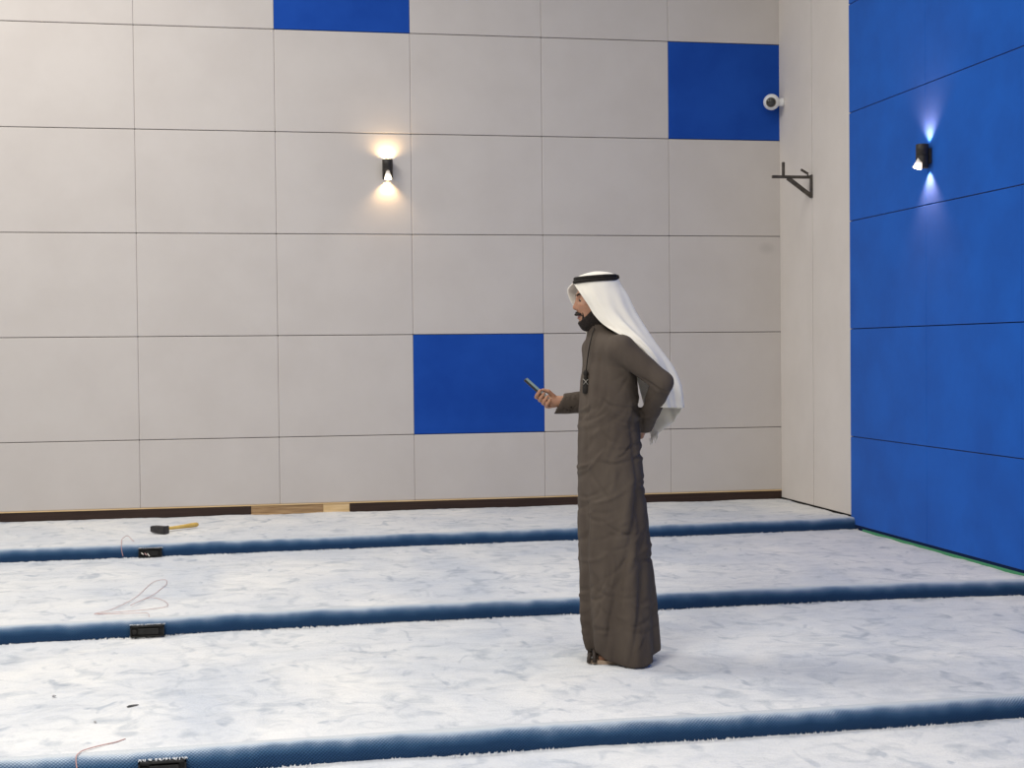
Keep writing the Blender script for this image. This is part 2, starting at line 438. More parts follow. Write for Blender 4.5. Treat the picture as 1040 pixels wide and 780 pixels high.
# ------------------------------------------------------------------ wall sconces
def sconce(loc, rz, label, warm):
    root = tag(empty('wall_sconce', loc, rz), label, 'wall lamp', 'up and down wall sconces')
    # local: wall behind at +y, front is -y
    R, cy = .042, -.055
    T = Matrix.Translation((0, cy, 0))
    bm = bmesh.new(); add_box(bm, (-.03, -.02, -.05), (.03, .0, .05), .003)
    obj('wall_plate', bm, M['lamp_black'], root)
    bm = bmesh.new()      # upper tube, open at the top
    lathe(bm, [(R, -.002), (R, .076), (R-.003, .078), (R-.006, .076), (R-.006, .05), (.001, .05)], 40, T)
    obj('upper_housing', bm, M['lamp_black'], root, True)
    # lower shell: back half plus two cheeks, front cut open
    bm = bmesh.new()
    n, rows = 40, 10
    outer, inner = [], []
    for j in range(rows+1):
        z = -.080*j/rows
        open_half = math.radians(8+ (55*min(1, j/6)))if j > 1 else 0
        ro, ri = [], []
        for k in range(n+1):
            a = -math.pi/2+open_half+(2*math.pi-2*open_half)*k/n
            flare = 1+.10*max(0, -math.sin(a))*(j/rows)
            ro.append(bm.verts.new((R*flare*math.cos(a), cy+R*flare*math.sin(a), z)))
            ri.append(bm.verts.new(((R*flare-.004)*math.cos(a), cy+(R*flare-.004)*math.sin(a), z)))
        outer.append(ro); inner.append(ri)
    for j in range(rows):
        for k in range(n):
            bm.faces.new((outer[j][k], outer[j][k+1], outer[j+1][k+1], outer[j+1][k]))
            bm.faces.new((inner[j][k+1], inner[j][k], inner[j+1][k], inner[j+1][k+1]))
        for k in (0, n):
            bm.faces.new((outer[j][k], outer[j+1][k], inner[j+1][k], inner[j][k]))
    for k in range(n):
        bm.faces.new((outer[rows][k], outer[rows][k+1], inner[rows][k+1], inner[rows][k]))
    obj('lower_housing', bm, M['lamp_black'], root, True)
    # tilted reflector cone seen through the cut front
    tilt = Matrix.Translation((0, cy-.012, -.004)) @ Matrix.Rotation(math.radians(-18), 4, 'X')
    bm = bmesh.new()
    lathe(bm, [(.016, -.008), (.019, -.03), (.024, -.055), (.030, -.082), (.027, -.082), (.021, -.055), (.016, -.03), (.002, -.028)], 32, tilt)
    obj('reflector', bm, M['diffuser_warm'] if warm else M['diffuser_cool'], root, True)
    bm = bmesh.new(); lathe(bm, [(.0258, -.0740), (.0258, -.0760), (.001, -.0775)], 28, tilt)
    o = obj('lamp_lens', bm, M['bulb_warm'] if warm else M['bulb_cool'], root, True); o['label'] = 'glowing lower lens'
    bm = bmesh.new(); lathe(bm, [(R-.008, .052), (R-.008, .058), (.001, .062)], 28, T)
    o = obj('lamp_lens', bm, M['bulb_warm'] if warm else M['bulb_cool'], root, True); o['label'] = 'glowing upper lens'
    col = (1, .66, .32) if warm else (1, .62, .47)
    for nm, z, ang, pw, blend in (('up', .082, 165 if warm else 110, 6.0 if warm else 10., 1.0), ('down', -.084, 120 if warm else 95, 7.0 if warm else 13., .9)):
        l = bpy.data.lights.new('sconce_beam', 'SPOT'); l.energy = pw; l.color = col; l.spot_size = math.radians(ang); l.spot_blend = blend; l.shadow_soft_size = .012
        lo = bpy.data.objects.new('sconce_beam', l); COL.objects.link(lo); lo.parent = root
        lo.location = (0, -.030, z)
        lo.rotation_euler = (math.pi if nm == 'up' else 0, 0, 0)
    return root
sconce((1.288, D_BACK-.012, 3.005), 0, 'black cylindrical wall sconce glowing warm on the grey panelled wall', True)
sconce((X_RIGHT-.012, 9.15, 2.805), -math.pi/2, 'black cylindrical wall sconce glowing on the royal blue side wall', False)

# ------------------------------------------------------------------ security camera on the side wall
cam_root = tag(empty('security_camera', (X_RIGHT, 11.805, 3.605)), 'white round security camera with dark eye, high in the corner', 'security camera')
RX = Matrix.Rotation(math.radians(-90), 4, 'Y')     # lathe axis -> -X
bm = bmesh.new(); lathe(bm, [(.036, -.002), (.036, .02), (.032, .03), (.03, .06), (.001, .06)], 36, RX)
obj('mount', bm, M['white_plastic'], cam_root, True)
cc = Vector((-.106, 0, 0))
look = Vector((-.45, -1.0, -.22)).normalized()
q = look.to_track_quat('Z', 'Y').to_matrix().to_4x4()
def sph_prof(r, a0, a1, n=14):
    return [(max(.0005, r*math.cos(a0+(a1-a0)*k/n)), r*math.sin(a0+(a1-a0)*k/n)) for k in range(n+1)]
bm = bmesh.new(); lathe(bm, sph_prof(.068, -math.pi/2, math.radians(52)), 40, Matrix.Translation(cc) @ q)
sh = obj('shell', bm, M['white_plastic'], cam_root, True)
bm = bmesh.new(); lathe(bm, [(.0415, .052), (.0425, .057), (.037, .060), (.036, .054)], 36, Matrix.Translation(cc) @ q)
obj('lens_ring', bm, M['lens_ring'], cam_root, True)
bm = bmesh.new(); lathe(bm, [(.038, .050)]+[(max(.0005, .038*math.cos(a)), .052+.016*math.sin(a)) for a in [math.pi/2*k/8 for k in range(9)]], 36, Matrix.Translation(cc) @ q)
obj('lens', bm, M['lens'], cam_root, True)

# ------------------------------------------------------------------ steel bracket on the side wall
br = tag(empty('wall_bracket', (X_RIGHT, 11.197, 2.905)), 'dark steel triangular bracket sticking out of the beige corner wall', 'bracket')
bm = bmesh.new(); add_box(bm, (-.335, -.018, -.011), (0, .018, .011), .002); obj('arm', bm, M['steel'], br)
bm = bmesh.new(); add_box(bm, (-.012, -.02, -.165), (0, .02, .02), .002); obj('wall_plate', bm, M['steel'], br)
bm = bmesh.new()
a, b = Vector((-.205, 0, -.008)), Vector((-.008, 0, -.150)); dr = (b-a); ln = dr.length
mt = Matrix.Translation((a+b)/2) @ dr.to_track_quat('X', 'Z').to_matrix().to_4x4()
add_box(bm, (-ln/2, -.015, -.015), (ln/2, .015, .015), .002, mt); obj('brace', bm, M['steel'], br)
bm = bmesh.new(); add_box(bm, (-.252, -.012, .011), (-.232, .012, .118), .003); obj('upright_pin', bm, M['steel'], br)
bm = bmesh.new()
a, b = Vector((-.10, -.02, .058)), Vector((-.035, .0, .028)); dr = (b-a); ln = dr.length
mt = Matrix.Translation((a+b)/2) @ dr.to_track_quat('X', 'Z').to_matrix().to_4x4()
add_box(bm, (-ln/2, -.008, -.008), (ln/2, .008, .008), .002, mt)
tube(bm, [(-.04, 0, .032), (-.03, 0, .006)], .006, 8); obj('clamp_screw', bm, M['steel'], br)

# ------------------------------------------------------------------ junction boxes in the step fronts
def step_box(i, x0, x1, label, h=.05, flap=False):
    xm = (x0+x1)/2; y = step_y(i, xm); z = i*RISE
    root = tag(empty('step_light_box', (xm, y, z)), label, 'junction box', 'open boxes set in the step fronts')
    w = (x1-x0)/2; zt = .012+h; t = .006
    bm = bmesh.new(); dp = .045; f = -.030
    add_box(bm, (-w, f, .006), (w, f+dp, .006+t)); add_box(bm, (-w, f, zt-t), (w, f+dp, zt))
    add_box(bm, (-w, f, .006), (-w+t, f+dp, zt)); add_box(bm, (w-t, f, .006), (w, f+dp, zt))
    add_box(bm, (-w, f+.018, .006), (w, f+.024, zt))
    obj('box_shell', bm, M['black'], root)
    bm = bmesh.new(); add_box(bm, (-w*.55, f+.004, .014), (w*.7, f+.02, zt-.014), .004)
    add_box(bm, (-w*.9, f+.008, .016), (-w*.62, f+.02, zt-.02), .003)
    obj('terminal_block', bm, M['black'], root)
    # frayed carpet lip over the box
    bm = bmesh.new(); rng = random.Random(i)
    for k in range(22):
        x = -w+2*w*k/21+rng.uniform(-.003, .003)
        tube(bm, [(x, f+.034, zt+.002), (x+rng.uniform(-.004, .004), f+.018, zt+.005), (x+rng.uniform(-.006, .006), f+.004, zt+rng.uniform(.001, .006))], [.003, .0025, .001], 5)
    o = obj('carpet_fringe', bm, M['carpet'], root); o['label'] = 'frayed white carpet edge'
    return root
sb = step_box(2, -.60, -.447, 'black open box in the farthest step front, below the hammer', .05)
for k, (xa, mm_) in enumerate(((-.052, 'cloth'), (-.030, 'wire'), (-.012, 'cloth'))):
    bm = bmesh.new(); tube(bm, catmull([(xa, -.012, .03), (xa-.004, -.034, .036-.004*k), (xa+.004, -.042, .030-.005*k), (xa+.009, -.044, .026-.006*k)], 14), .0032, 6)
    o = obj('wire_end', bm, M[mm_], sb, True); o['label'] = 'pale wire end' if mm_ == 'cloth' else 'red wire end'
step_box(1, -.505, -.335, 'black open box in the middle step front, below the red wire loops', .05)
step_box(0, -.335, -.165, 'black open box in the nearest step front, at the bottom edge', .05)

# ------------------------------------------------------------------ wires
def wire(name, pts, label, r=.002, n=60):
    P = catmull(pts, n); bm = bmesh.new(); c = P.mean(axis=0); c[2] = P[:, 2].min()
    tube(bm, [Vector(p)-Vector(c) for p in P], r, 6)
    o = obj(name, bm, M['wire'], None, True); o.location = c
    return tag(o, label, 'wire', 'loose wires on the carpet')
z2, z1 = 2*RISE, RISE
wire('wire', [(-.415, 7.84, z2-.03), (-.42, 7.90, z2+.012), (-.47, 7.97, z2+.006), (-.66, 7.99, z2+.006), (-.70, 8.02, z2+.006), (-.62, 8.13, z2+.006),
              (-.52, 8.50, z2+.006), (-.455, 9.02, z2+.006), (-.385, 9.12, z2+.006), (-.37, 8.95, z2+.006), (-.40, 8.72, z2+.006), (-.44, 8.52, z2+.006), (-.53, 8.20, z2+.012),
              (-.44, 8.40, z2+.016), (-.36, 8.33, z2+.008), (-.335, 8.16, z2+.006), (-.42, 8.08, z2+.006), (-.60, 8.03, z2+.006), (-.69, 8.005, z2+.006)],
     'thin red wire in loops on the tread above the middle box', .0013, 160)
wire('wire', [(-.545, 5.46, .030), (-.553, 5.487, z1+.0), (-.545, 5.53, z1+.008), (-.525, 5.58, z1+.006), (-.47, 5.63, z1+.006), (-.425, 5.66, z1+.006), (-.395, 5.70, z1+.006)],
     'red wire curling over the nearest step, left of its box', .0022)
wire('wire', [(-.70, 10.16, z2+.02), (-.71, 10.185, z2+.06), (-.715, 10.24, Z3+.012), (-.72, 10.42, Z3+.02), (-.69, 10.50, Z3+.03), (-.655, 10.42, Z3+.01), (-.64, 10.38, Z3+.006)],
     'short thin wire end sticking up at the farthest step, left of its box', .0020)

# ------------------------------------------------------------------ hammer
hm = tag(empty('hammer', (-.497, 10.84, Z3+.004), math.atan2(.295, .28)), 'black headed hammer with yellow handle lying on the upper carpet', 'hammer')
bm = bmesh.new()
vs = add_box(bm, (-.026, -.074, .0), (.026, .050, .050), .009, seg=3)
add_box(bm, (-.022, .050, .004), (.022, .064, .046), .006)
add_box(bm, (-.029, -.080, -.003), (.029, -.066, .053), .006)
obj('head', bm, M['hammer_head'], hm, False)
bm = bmesh.new()
tube(bm, [(-.018, 0, .026), (.03, 0, .024), (.14, 0, .020), (.24, 0, .019), (.33, 0, .019), (.375, 0, .019), (.39, 0, .019)], [.012, .0125, .012, .014, .017, .017, .012], 14)
obj('handle', bm, M['handle'], hm, True)

# ------------------------------------------------------------------ scraps on the carpet
def chip(loc, size, rz, m, label, seed):
    bm = bmesh.new(); rng = random.Random(seed)
    bmesh.ops.create_icosphere(bm, subdivisions=2, radius=1)
    for v in bm.verts:
        k = 1+rng.uniform(-.22, .22)
        v.co = Vector((v.co.x*size[0]*k, v.co.y*size[1]*k, v.co.z*size[2]*k+size[2]*.7))
    o = obj('carpet_scrap', bm, m); o.location = loc; o.rotation_euler = (0, 0, rz)
    return tag(o, label, 'scrap', 'small scraps on the carpet')
chip((-.403, 6.237, z1+.002), (.027, .006, .004), .5, M['scrap'], 'small dark sliver on the carpet left of the man, largest scrap', 1)
chip((-.530, 6.000, z1+.002), (.005, .013, .003), .3, M['scrap_grey'], 'tiny grey crumb on the carpet above the nearest red wire', 2)
chip((-.740, 6.495, z1+.002), (.008, .006, .004), .1, M['scrap_grey'], 'tiny grey crumb nearest the left edge of the photo', 3)

# ==================================================================== the man
# local frame: u = to the right of the view, d = away from the viewer, z = up; metres
PX = 218.3
def U(px, py=670.0): return (px-628+(670-py)*.005)/PX
def Zp(py): return (670-py)/PX
def P3(px, py, d): return np.array([U(px, py), d, Zp(py)])

class Grid:
    def __init__(s, lo, hi, h):
        s.lo = np.array(lo, float); s.h = h
        n = [int(math.ceil((b-a)/h))+1 for a, b in zip(lo, hi)]
        ax = [lo[k]+h*np.arange(n[k]) for k in range(3)]
        s.X, s.Y, s.Z = [a.astype(np.float32) for a in np.meshgrid(*ax, indexing='ij')]

def sm_union(a, b, k):
    h = np.clip(.5+.5*(b-a)/k, 0, 1)
    return b+(a-b)*h-k*h*(1-h)
def sm_max(a, b, k): return -sm_union(-a, -b, k)
def cone(g, a, b, r1, r2):
    a, b = np.asarray(a, float), np.asarray(b, float); ab = b-a
    px, py, pz = g.X-a[0], g.Y-a[1], g.Z-a[2]
    t = np.clip((px*ab[0]+py*ab[1]+pz*ab[2])/(ab@ab), 0, 1)
    return np.sqrt((px-t*ab[0])**2+(py-t*ab[1])**2+(pz-t*ab[2])**2)-(r1+(r2-r1)*t)
def ball(g, c, r): return np.sqrt((g.X-c[0])**2+(g.Y-c[1])**2+(g.Z-c[2])**2)-r
def ellip(g, c, r):
    k = np.sqrt(((g.X-c[0])/r[0])**2+((g.Y-c[1])/r[1])**2+((g.Z-c[2])/r[2])**2)
    return (k-1)*min(r)
def ellip_rot(g, c, r, ang):      # tilt in the u-z plane
    ca, sa = math.cos(ang), math.sin(ang)
    x, z = g.X-c[0], g.Z-c[2]
    k = np.sqrt(((ca*x+sa*z)/r[0])**2+((g.Y-c[1])/r[1])**2+((-sa*x+ca*z)/r[2])**2)
    return (k-1)*min(r)

def surface_nets(f, g):
    """naive surface nets -> verts, quads"""
    nx, ny, nz = f.shape
    s = f < 0
    c = np.zeros((nx-1, ny-1, nz-1), np.int8)
    for i in (0, 1):
        for j in (0, 1):
            for k in (0, 1):
                c += s[i:nx-1+i, j:ny-1+j, k:nz-1+k]
    act = (c > 0) & (c < 8)
    idx = -np.ones(act.shape, np.int64); ii = np.argwhere(act); idx[act] = np.arange(len(ii))
    acc = np.zeros((len(ii), 3)); cnt = np.zeros(len(ii))
    cor = [(i, j, k) for i in (0, 1) for j in (0, 1) for k in (0, 1)]
    for a in cor:
        for ax in range(3):
            if a[ax]: continue
            b = list(a); b[ax] = 1
            fa = f[ii[:, 0]+a[0], ii[:, 1]+a[1], ii[:, 2]+a[2]].astype(float); fb = f[ii[:, 0]+b[0], ii[:, 1]+b[1], ii[:, 2]+b[2]].astype(float)
            m = (fa < 0) != (fb < 0)
            t = np.where(m, fa/np.where(m, fa-fb, 1), 0)
            p = np.tile(np.array(a, float), (len(ii), 1)); p[:, ax] = t
            acc[m] += p[m]; cnt[m] += 1
    V = g.lo+(ii+acc/cnt[:, None])*g.h
    Fq = []
    for ax in range(3):
        b, c2 = (ax+1) % 3, (ax+2) % 3
        sl0 = [slice(1, n-1) for n in (nx, ny, nz)]; sl0[ax] = slice(0, f.shape[ax]-1)
        sl1 = list(sl0); sl1[ax] = slice(1, f.shape[ax])
        A, B = s[tuple(sl0)], s[tuple(sl1)]
        e = np.argwhere(A != B); 
        if not len(e): continue
        flip = A[e[:, 0], e[:, 1], e[:, 2]]
        off = np.ones(3, int); off[ax] = 0
        e = e+off
        def cell(db, dc):
            q = e.copy(); q[:, b] -= db; q[:, c2] -= dc
            return idx[q[:, 0], q[:, 1], q[:, 2]]
        q = np.stack([cell(1, 1), cell(0, 1), cell(0, 0), cell(1, 0)], 1)
        q[~flip] = q[~flip][:, ::-1]
        Fq.append(q)
    return V, np.vstack(Fq)

def mesh_from(name, VF, m, parent, matfn=None, smooth=True):
    """VF: list of (V,F) joined into one mesh object"""
    vs, fs, n = [], [], 0
    for V, Fq in VF:
        vs.append(V); fs.append(Fq+n); n += len(V)
    V = np.vstack(vs); Fq = np.vstack(fs)
    o = link_mesh(name, V.tolist(), Fq.tolist(), m, parent, smooth)
    if matfn is not None:
        ctr = V[Fq].mean(axis=1); mi = matfn(ctr)
        o.data.polygons.foreach_set('material_index', mi.astype(np.int32))
    return o

def relax(V, Fq, it=2, lam=.5):
    n = len(V)
    for _ in range(it):
        s = np.zeros((n, 3)); c = np.zeros(n)
        for a, b in ((0, 1), (1, 2), (2, 3), (3, 0)):
            np.add.at(s, Fq[:, a], V[Fq[:, b]]); np.add.at(c, Fq[:, a], 1)
            np.add.at(s, Fq[:, b], V[Fq[:, a]]); np.add.at(c, Fq[:, b], 1)
        V = V+lam*(s/c[:, None]-V)
    return V
def vnormals(V, Fq):
    nf = np.cross(V[Fq[:, 2]]-V[Fq[:, 0]], V[Fq[:, 3]]-V[Fq[:, 1]])
    n = np.zeros_like(V)
    for k in range(4): np.add.at(n, Fq[:, k], nf)
    return n/np.maximum(np.linalg.norm(n, axis=1, keepdims=True), 1e-9)

MAN = Vector((1.781, 6.664, RISE))
man_rz = -math.atan2(1.781, 6.664)        # local d axis points straight away from the viewpoint
TURN = math.radians(20)                    # body turned towards the viewer

# ---- head (facing -u), then turned about its own axis
HY = math.radians(10)
hc = P3(606, 300, 0)
def turn_head(V):
    x, y = V[:, 0]-hc[0]+.006, V[:, 1]-hc[1]
    c, s = math.cos(HY), math.sin(HY)
    W = V.copy(); W[:, 0] = hc[0]+c*x-s*y; W[:, 1] = hc[1]+s*x+c*y
    return W
g = Grid((U(572), -.12, Zp(352)), (U(645), .12, Zp(268)), .0032)
G_HEAD = g
def head_sdf(g):
    f = ellip(g, P3(607, 296, 0), (.092, .073, .098))
    f = sm_union(f, ellip(g, P3(600, 308, 0), (.070, .060, .085)), .02)
    f = sm_union(f, ellip_rot(g, P3(601.5, 320.5, 0), (.061, .052, .044), .25), .02)      # jaw
    f = sm_union(f, ellip(g, P3(594.5, 326.0, 0), (.022, .024, .019)), .014)            # chin
    for sgn in (-1, 1):
        f = sm_union(f, cone(g, P3(587.8, 297.6, sgn*.010), P3(591, 297.0, sgn*.042), .0115, .010), .008)  # brow ridge
        f = sm_union(f, ellip(g, P3(591.5, 307.5, sgn*.036), (.020, .018, .016)), .014)                    # cheekbone
        f = sm_max(f, -ball(g, P3(586.8, 301.8, sgn*.031), .0155), .007)                                   # eye socket
        f = sm_union(f, ball(g, P3(590.2, 301.8, sgn*.031), .0125), .003)                                   # eyeball and lids
        f = sm_union(f, ellip(g, P3(606.5, 305, sgn*.070), (.017, .006, .030)), .006)                       # ear
    f = sm_union(f, cone(g, P3(587.4, 299.5, 0), P3(583.8, 309.0, 0), .0075, .0105), .008)                  # nose bridge
    f = sm_union(f, ball(g, P3(583.9, 310.0, 0), .0115), .005)
    for sgn in (-1, 1):
        f = sm_union(f, ellip(g, P3(586.0, 311.2, sgn*.011), (.011, .0075, .008)), .005)                    # nostril wings
        f = np.maximum(f, -ball(g, P3(584.6, 312.9, sgn*.007), .0035))
    f = sm_union(f, ellip(g, P3(588.2, 317.8, 0), (.012, .024, .0055)), .004)           # lips
    f = sm_union(f, ellip(g, P3(588.6, 320.6, 0), (.012, .021, .0062)), .004)
    f = np.maximum(f, -ellip(g, P3(585.5, 319.2, 0), (.012, .024, .0012)))
    f = sm_union(f, cone(g, P3(610, 344, 0), P3(608, 318, 0), .045, .052), .02)          # neck
    return f
fh = head_sdf(g)
Vh, Fh = surface_nets(fh, g)
# lip colour is picked before the head is turned
def is_lip(c):
    c0 = P3(588, 319.2, 0)
    return (np.abs(c[:, 0]-c0[0]) < .024) & (np.abs(c[:, 1]) < .024) & (np.abs(c[:, 2]-c0[2]) < .0125-.28*np.abs(c[:, 1])) & (c[:, 0] < U(591.5))
lipF = is_lip(Vh[Fh].mean(axis=1))
# beard: a thickened layer over the jaw
fb = np.minimum(fh, ellip(g, P3(593.5, 326.5, 0), (.030, .034, .036)))
fb = sm_union(fh-.0055, ellip(g, P3(597.2, 326.4, 0), (.027, .034, .030)), .012)
fb = sm_union(fb, ellip(g, P3(594.2, 328.6, 0), (.022, .028, .024)), .010)
fb = sm_union(fb, cone(g, P3(588.3, 315.6, -.004), P3(590.8, 317.6, -.030), .0050, .0038), .004)
fb = sm_union(fb, cone(g, P3(588.3, 315.6, .004), P3(590.8, 317.6, .030), .0050, .0038), .004)
# region: below a line from the sideburn to the mouth corner, plus moustache, minus lips
zl = Zp(321.8)+np.clip((g.X-U(592))*1.0, -.02, .10)
reg = (g.Z-zl)*.7
mous = np.maximum.reduce([np.abs(g.Z-(Zp(315.4)-.25*np.abs(g.Y)))-.0062, np.abs(g.Y)-.034, g.X-U(596)])
reg = np.minimum(reg, mous)
corner = np.maximum.reduce([np.abs(g.Z-Zp(319.5))-.020, np.abs(np.abs(g.Y)-.035)-.0060, g.X-U(598), U(591.6)-g.X])      # round the mouth corners
reg = np.minimum(reg, corner)
for sgn in (-1, 1): fb = sm_union(fb, cone(g, P3(592.6, 317.4, sgn*.033), P3(594.0, 324.0, sgn*.033), .0035, .005), .004)
lipcut = ellip(g, P3(587, 320.2, 0), (.024, .021, .0100))
reg = np.maximum(reg, -lipcut)
reg = np.maximum(reg, Zp(337.5)-g.Z)
reg = np.maximum(reg, g.X-U(611))
fb = sm_max(fb, reg, .004)
fb = fb+.0015*np.sin(g.X*420+3*np.sin(g.Z*300))*np.sin(g.Y*390+g.Z*250)
Vb, Fb = surface_nets(fb, g)

# ---- right hand holding the phone
phC = P3(545, 393.6, .105); pa = np.array([-.736, 0, .677]); pn = np.array([.667, -.10, .725]); pn -= pa*(pn@pa); pn /= np.linalg.norm(pn)
pw = np.cross(pn, pa); pw = pw if pw[1] < 0 else -pw; pw /= np.linalg.norm(pw)
def PH(s, w, n): return phC+pa*s+pw*w+pn*n
wristR = P3(576, 406, .135)
def hand_sdf(g, chains, thumb, wrist, kn_r=.0125):
    f = None
    for ch, rr in chains:
        m = cone(g, wrist, ch[0], .019, kn_r+.0015)
        f = m if f is None else sm_union(f, m, .012)
    fing = None
    for ch, rr in chains+[thumb]:
        c = None
        for a, b, r1, r2 in zip(ch, ch[1:], rr, rr[1:]):
            q = cone(g, a, b, r1, r2); c = q if c is None else sm_union(c, q, .003)
        fing = c if fing is None else sm_union(fing, c, .0025)
    f = sm_union(f, fing, .006)
    th = thumb[0]
    f = sm_union(f, cone(g, wrist, th[0], .019, .0145), .012)
    return f
chainsR = []
for s, ln in ((-.018, 1.0), (-.040, 1.06), (-.061, 1.0), (-.081, .85)):
    ch = [PH(s-.010, -.026, -.026), PH(s-.004, .020, -.026), PH(s, .030+.016*ln, -.012), PH(s+.002, .030+.014*ln, .006), PH(s+.003, .032, .0125)]
    chainsR.append((ch, [.0105, .0098, .0090, .0082, .0068]))
thumbR = ([PH(-.100, -.030, .006), PH(-.077, -.024, .024), PH(-.046, -.012, .027), PH(-.022, -.004, .016)], [.0145, .0115, .0100, .0078])
allp = np.array([p for ch, _ in chainsR+[thumbR] for p in ch]+[wristR])
gR = Grid(allp.min(0)-.04, allp.max(0)+.04, .0024)
fr = hand_sdf(gR, chainsR, thumbR, wristR)
fr = sm_union(fr, cone(gR, wristR, P3(592, 408, .185), .023, .026), .012)
phone_box = np.maximum.reduce([np.abs((gR.X-phC[0])*pa[0]+(gR.Y-phC[1])*pa[1]+(gR.Z-phC[2])*pa[2])-.0755,
                               np.abs((gR.X-phC[0])*pw[0]+(gR.Y-phC[1])*pw[1]+(gR.Z-phC[2])*pw[2])-.0365,
                               np.abs((gR.X-phC[0])*pn[0]+(gR.Y-phC[1])*pn[1]+(gR.Z-phC[2])*pn[2]+.0015)-.0072])
fr = np.maximum(fr, -phone_box)
VR, FR = surface_nets(fr, gR); VR = relax(VR, FR, 1, .4)

# ---- left hand resting behind the back
wristL = P3(655, 431, .060)
LD = np.array([-.16, .93, -.30]); LD /= np.linalg.norm(LD)
LN = np.array([1.0, .17, 0.0]); LN /= np.linalg.norm(LN)      # back of the hand faces away from the body
LS = np.cross(LD, LN); LS /= np.linalg.norm(LS); LS = LS if LS[2] > 0 else -LS
chainsL = []
for k, (off, ln) in enumerate(((.030, .95), (.010, 1.05), (-.010, 1.0), (-.029, .8))):
    b0 = wristL+LD*.088+LS*off
    chainsL.append(([b0, b0+LD*.040*ln-LN*.006, b0+LD*.064*ln-LN*.018, b0+LD*.080*ln-LN*.034], [.0105, .0095, .0085, .007]))
thumbL = ([wristL+LD*.03+LS*.030, wristL+LD*.062+LS*.050-LN*.008, wristL+LD*.095+LS*.056-LN*.016], [.014, .0110, .008])
allp = np.array([p for ch, _ in chainsL+[thumbL] for p in ch]+[wristL])
gL = Grid(allp.min(0)-.045, allp.max(0)+.035, .003)
fl = hand_sdf(gL, chainsL, thumbL, wristL)
VL, FL = surface_nets(fl, gL); VL = relax(VL, FL, 1, .4)

# ---- outline of the robe: py, left, right, half breadth at each height
RINGS = [ # py, left px, right px, half breadth
 (325, 597.5, 620, .058), (331, 597.5, 621, .062), (336, 597.5, 623, .074), (341, 597, 628, .105), (347, 596, 633, .145), (356, 594.5, 641, .178), (368, 592.5, 646, .190),
 (385, 590, 648.5, .188), (405, 588.5, 649.5, .182), (430, 587.5, 650.5, .180), (470, 586.8, 653, .185), (520, 586.8, 657, .195), (570, 588, 661, .205),
 (620, 589.5, 665, .215), (645, 592, 667, .22), (660, 596, 668, .22), (680, 602, 668, .215)]
def ring_field(g, grow=0.0):
    zz = g.Z[0, 0, :]; py = 670-zz*PX
    R_ = np.array(RINGS); 
    uL = np.interp(py, R_[:, 0], [U(a, p) for p, a in zip(R_[:, 0], R_[:, 1])])
    uR = np.interp(py, R_[:, 0], [U(a, p) for p, a in zip(R_[:, 0], R_[:, 2])])
    bb = np.interp(py, R_[:, 0], R_[:, 3])
    k = np.ones(9)/9
    def smooth(a): return np.convolve(np.pad(a, 4, mode='edge'), k, 'valid')
    uL, uR, bb = smooth(uL), smooth(uR), smooth(bb)
    h = (uR-uL)/2; c = (uR+uL)/2
    tn = np.minimum(TURN, np.arcsin(np.clip(.75*h/np.maximum(bb, 1e-3), -1, 1)))
    a = np.sqrt(np.maximum(h**2-(bb*np.sin(tn))**2, .0004))/np.cos(tn)
    a = a+grow; bb = bb+grow
    f1 = (g.X-c)*(-np.cos(tn))+g.Y*(-np.sin(tn))       # along the front
    f2 = (g.X-c)*np.sin(tn)+g.Y*(-np.cos(tn))          # towards his left
    kk = np.sqrt((f1/a)**2+(f2/bb)**2)
    gl = np.sqrt((f1/a**2)**2+(f2/bb**2)**2)+1e-6
    return kk*(kk-1)/gl/np.maximum(kk, .3), f1, f2

# ---- body under the robe
shN, shF = P3(632, 352, -.175), P3(606, 352, .175)
elN, elF = P3(672, 386, -.215), P3(601, 405, .225)
gB = Grid((-.36, -.34, -.005), (.34, .34, Zp(338)), .011)
fB = cone(gB, P3(611, 336, 0), P3(616, 362, 0), .044, .075)
fB = sm_union(fB, cone(gB, P3(618, 365, -.06), P3(618, 365, .06), .085, .085), .05)
fB = sm_union(fB, cone(gB, P3(619, 390, 0), P3(619, 440, 0), .095, .10), .05)
for sgn, dd in ((-1, -.085), (1, .085)):
    hip = P3(620, 448, dd); kn = P3(622, 560, dd); an = P3(638, 652, dd)
    fB = sm_union(fB, cone(gB, hip, kn, .085, .055), .04)
    fB = sm_union(fB, cone(gB, kn, an, .052, .036), .03)
    fB = sm_union(fB, cone(gB, P3(645, 659, dd), P3(612, 664, dd), .030, .022), .03)
fB = np.maximum(fB, np.where(gB.Z > .20, ring_field(gB, -.038)[0], -1))          # the body keeps clear of the cloth
fB = sm_union(fB, cone(gB, shN, elN, .040, .030), .02); fB = sm_union(fB, cone(gB, elN, wristL, .030, .023), .01)
fB = sm_union(fB, cone(gB, shF, elF, .042, .036), .03); fB = sm_union(fB, cone(gB, elF, P3(588, 407, .17), .034, .027), .02)
VB, FB = surface_nets(fB, gB)

Vh2 = turn_head(relax(Vh, Fh, 1, .3))
nh = len(Fh)
person = mesh_from('person', [(Vh2, Fh), (VR, FR), (VL, FL), (VB, FB)], [M['skin'], M['lip']], None)
mi = np.zeros(len(person.data.polygons), np.int32); mi[:nh] = lipF
person.data.polygons.foreach_set('material_index', mi)
person.location = MAN; person.rotation_euler = (0, 0, man_rz)
tag(person, 'bearded man in dark taupe robe and white headscarf standing and holding a phone', 'person')

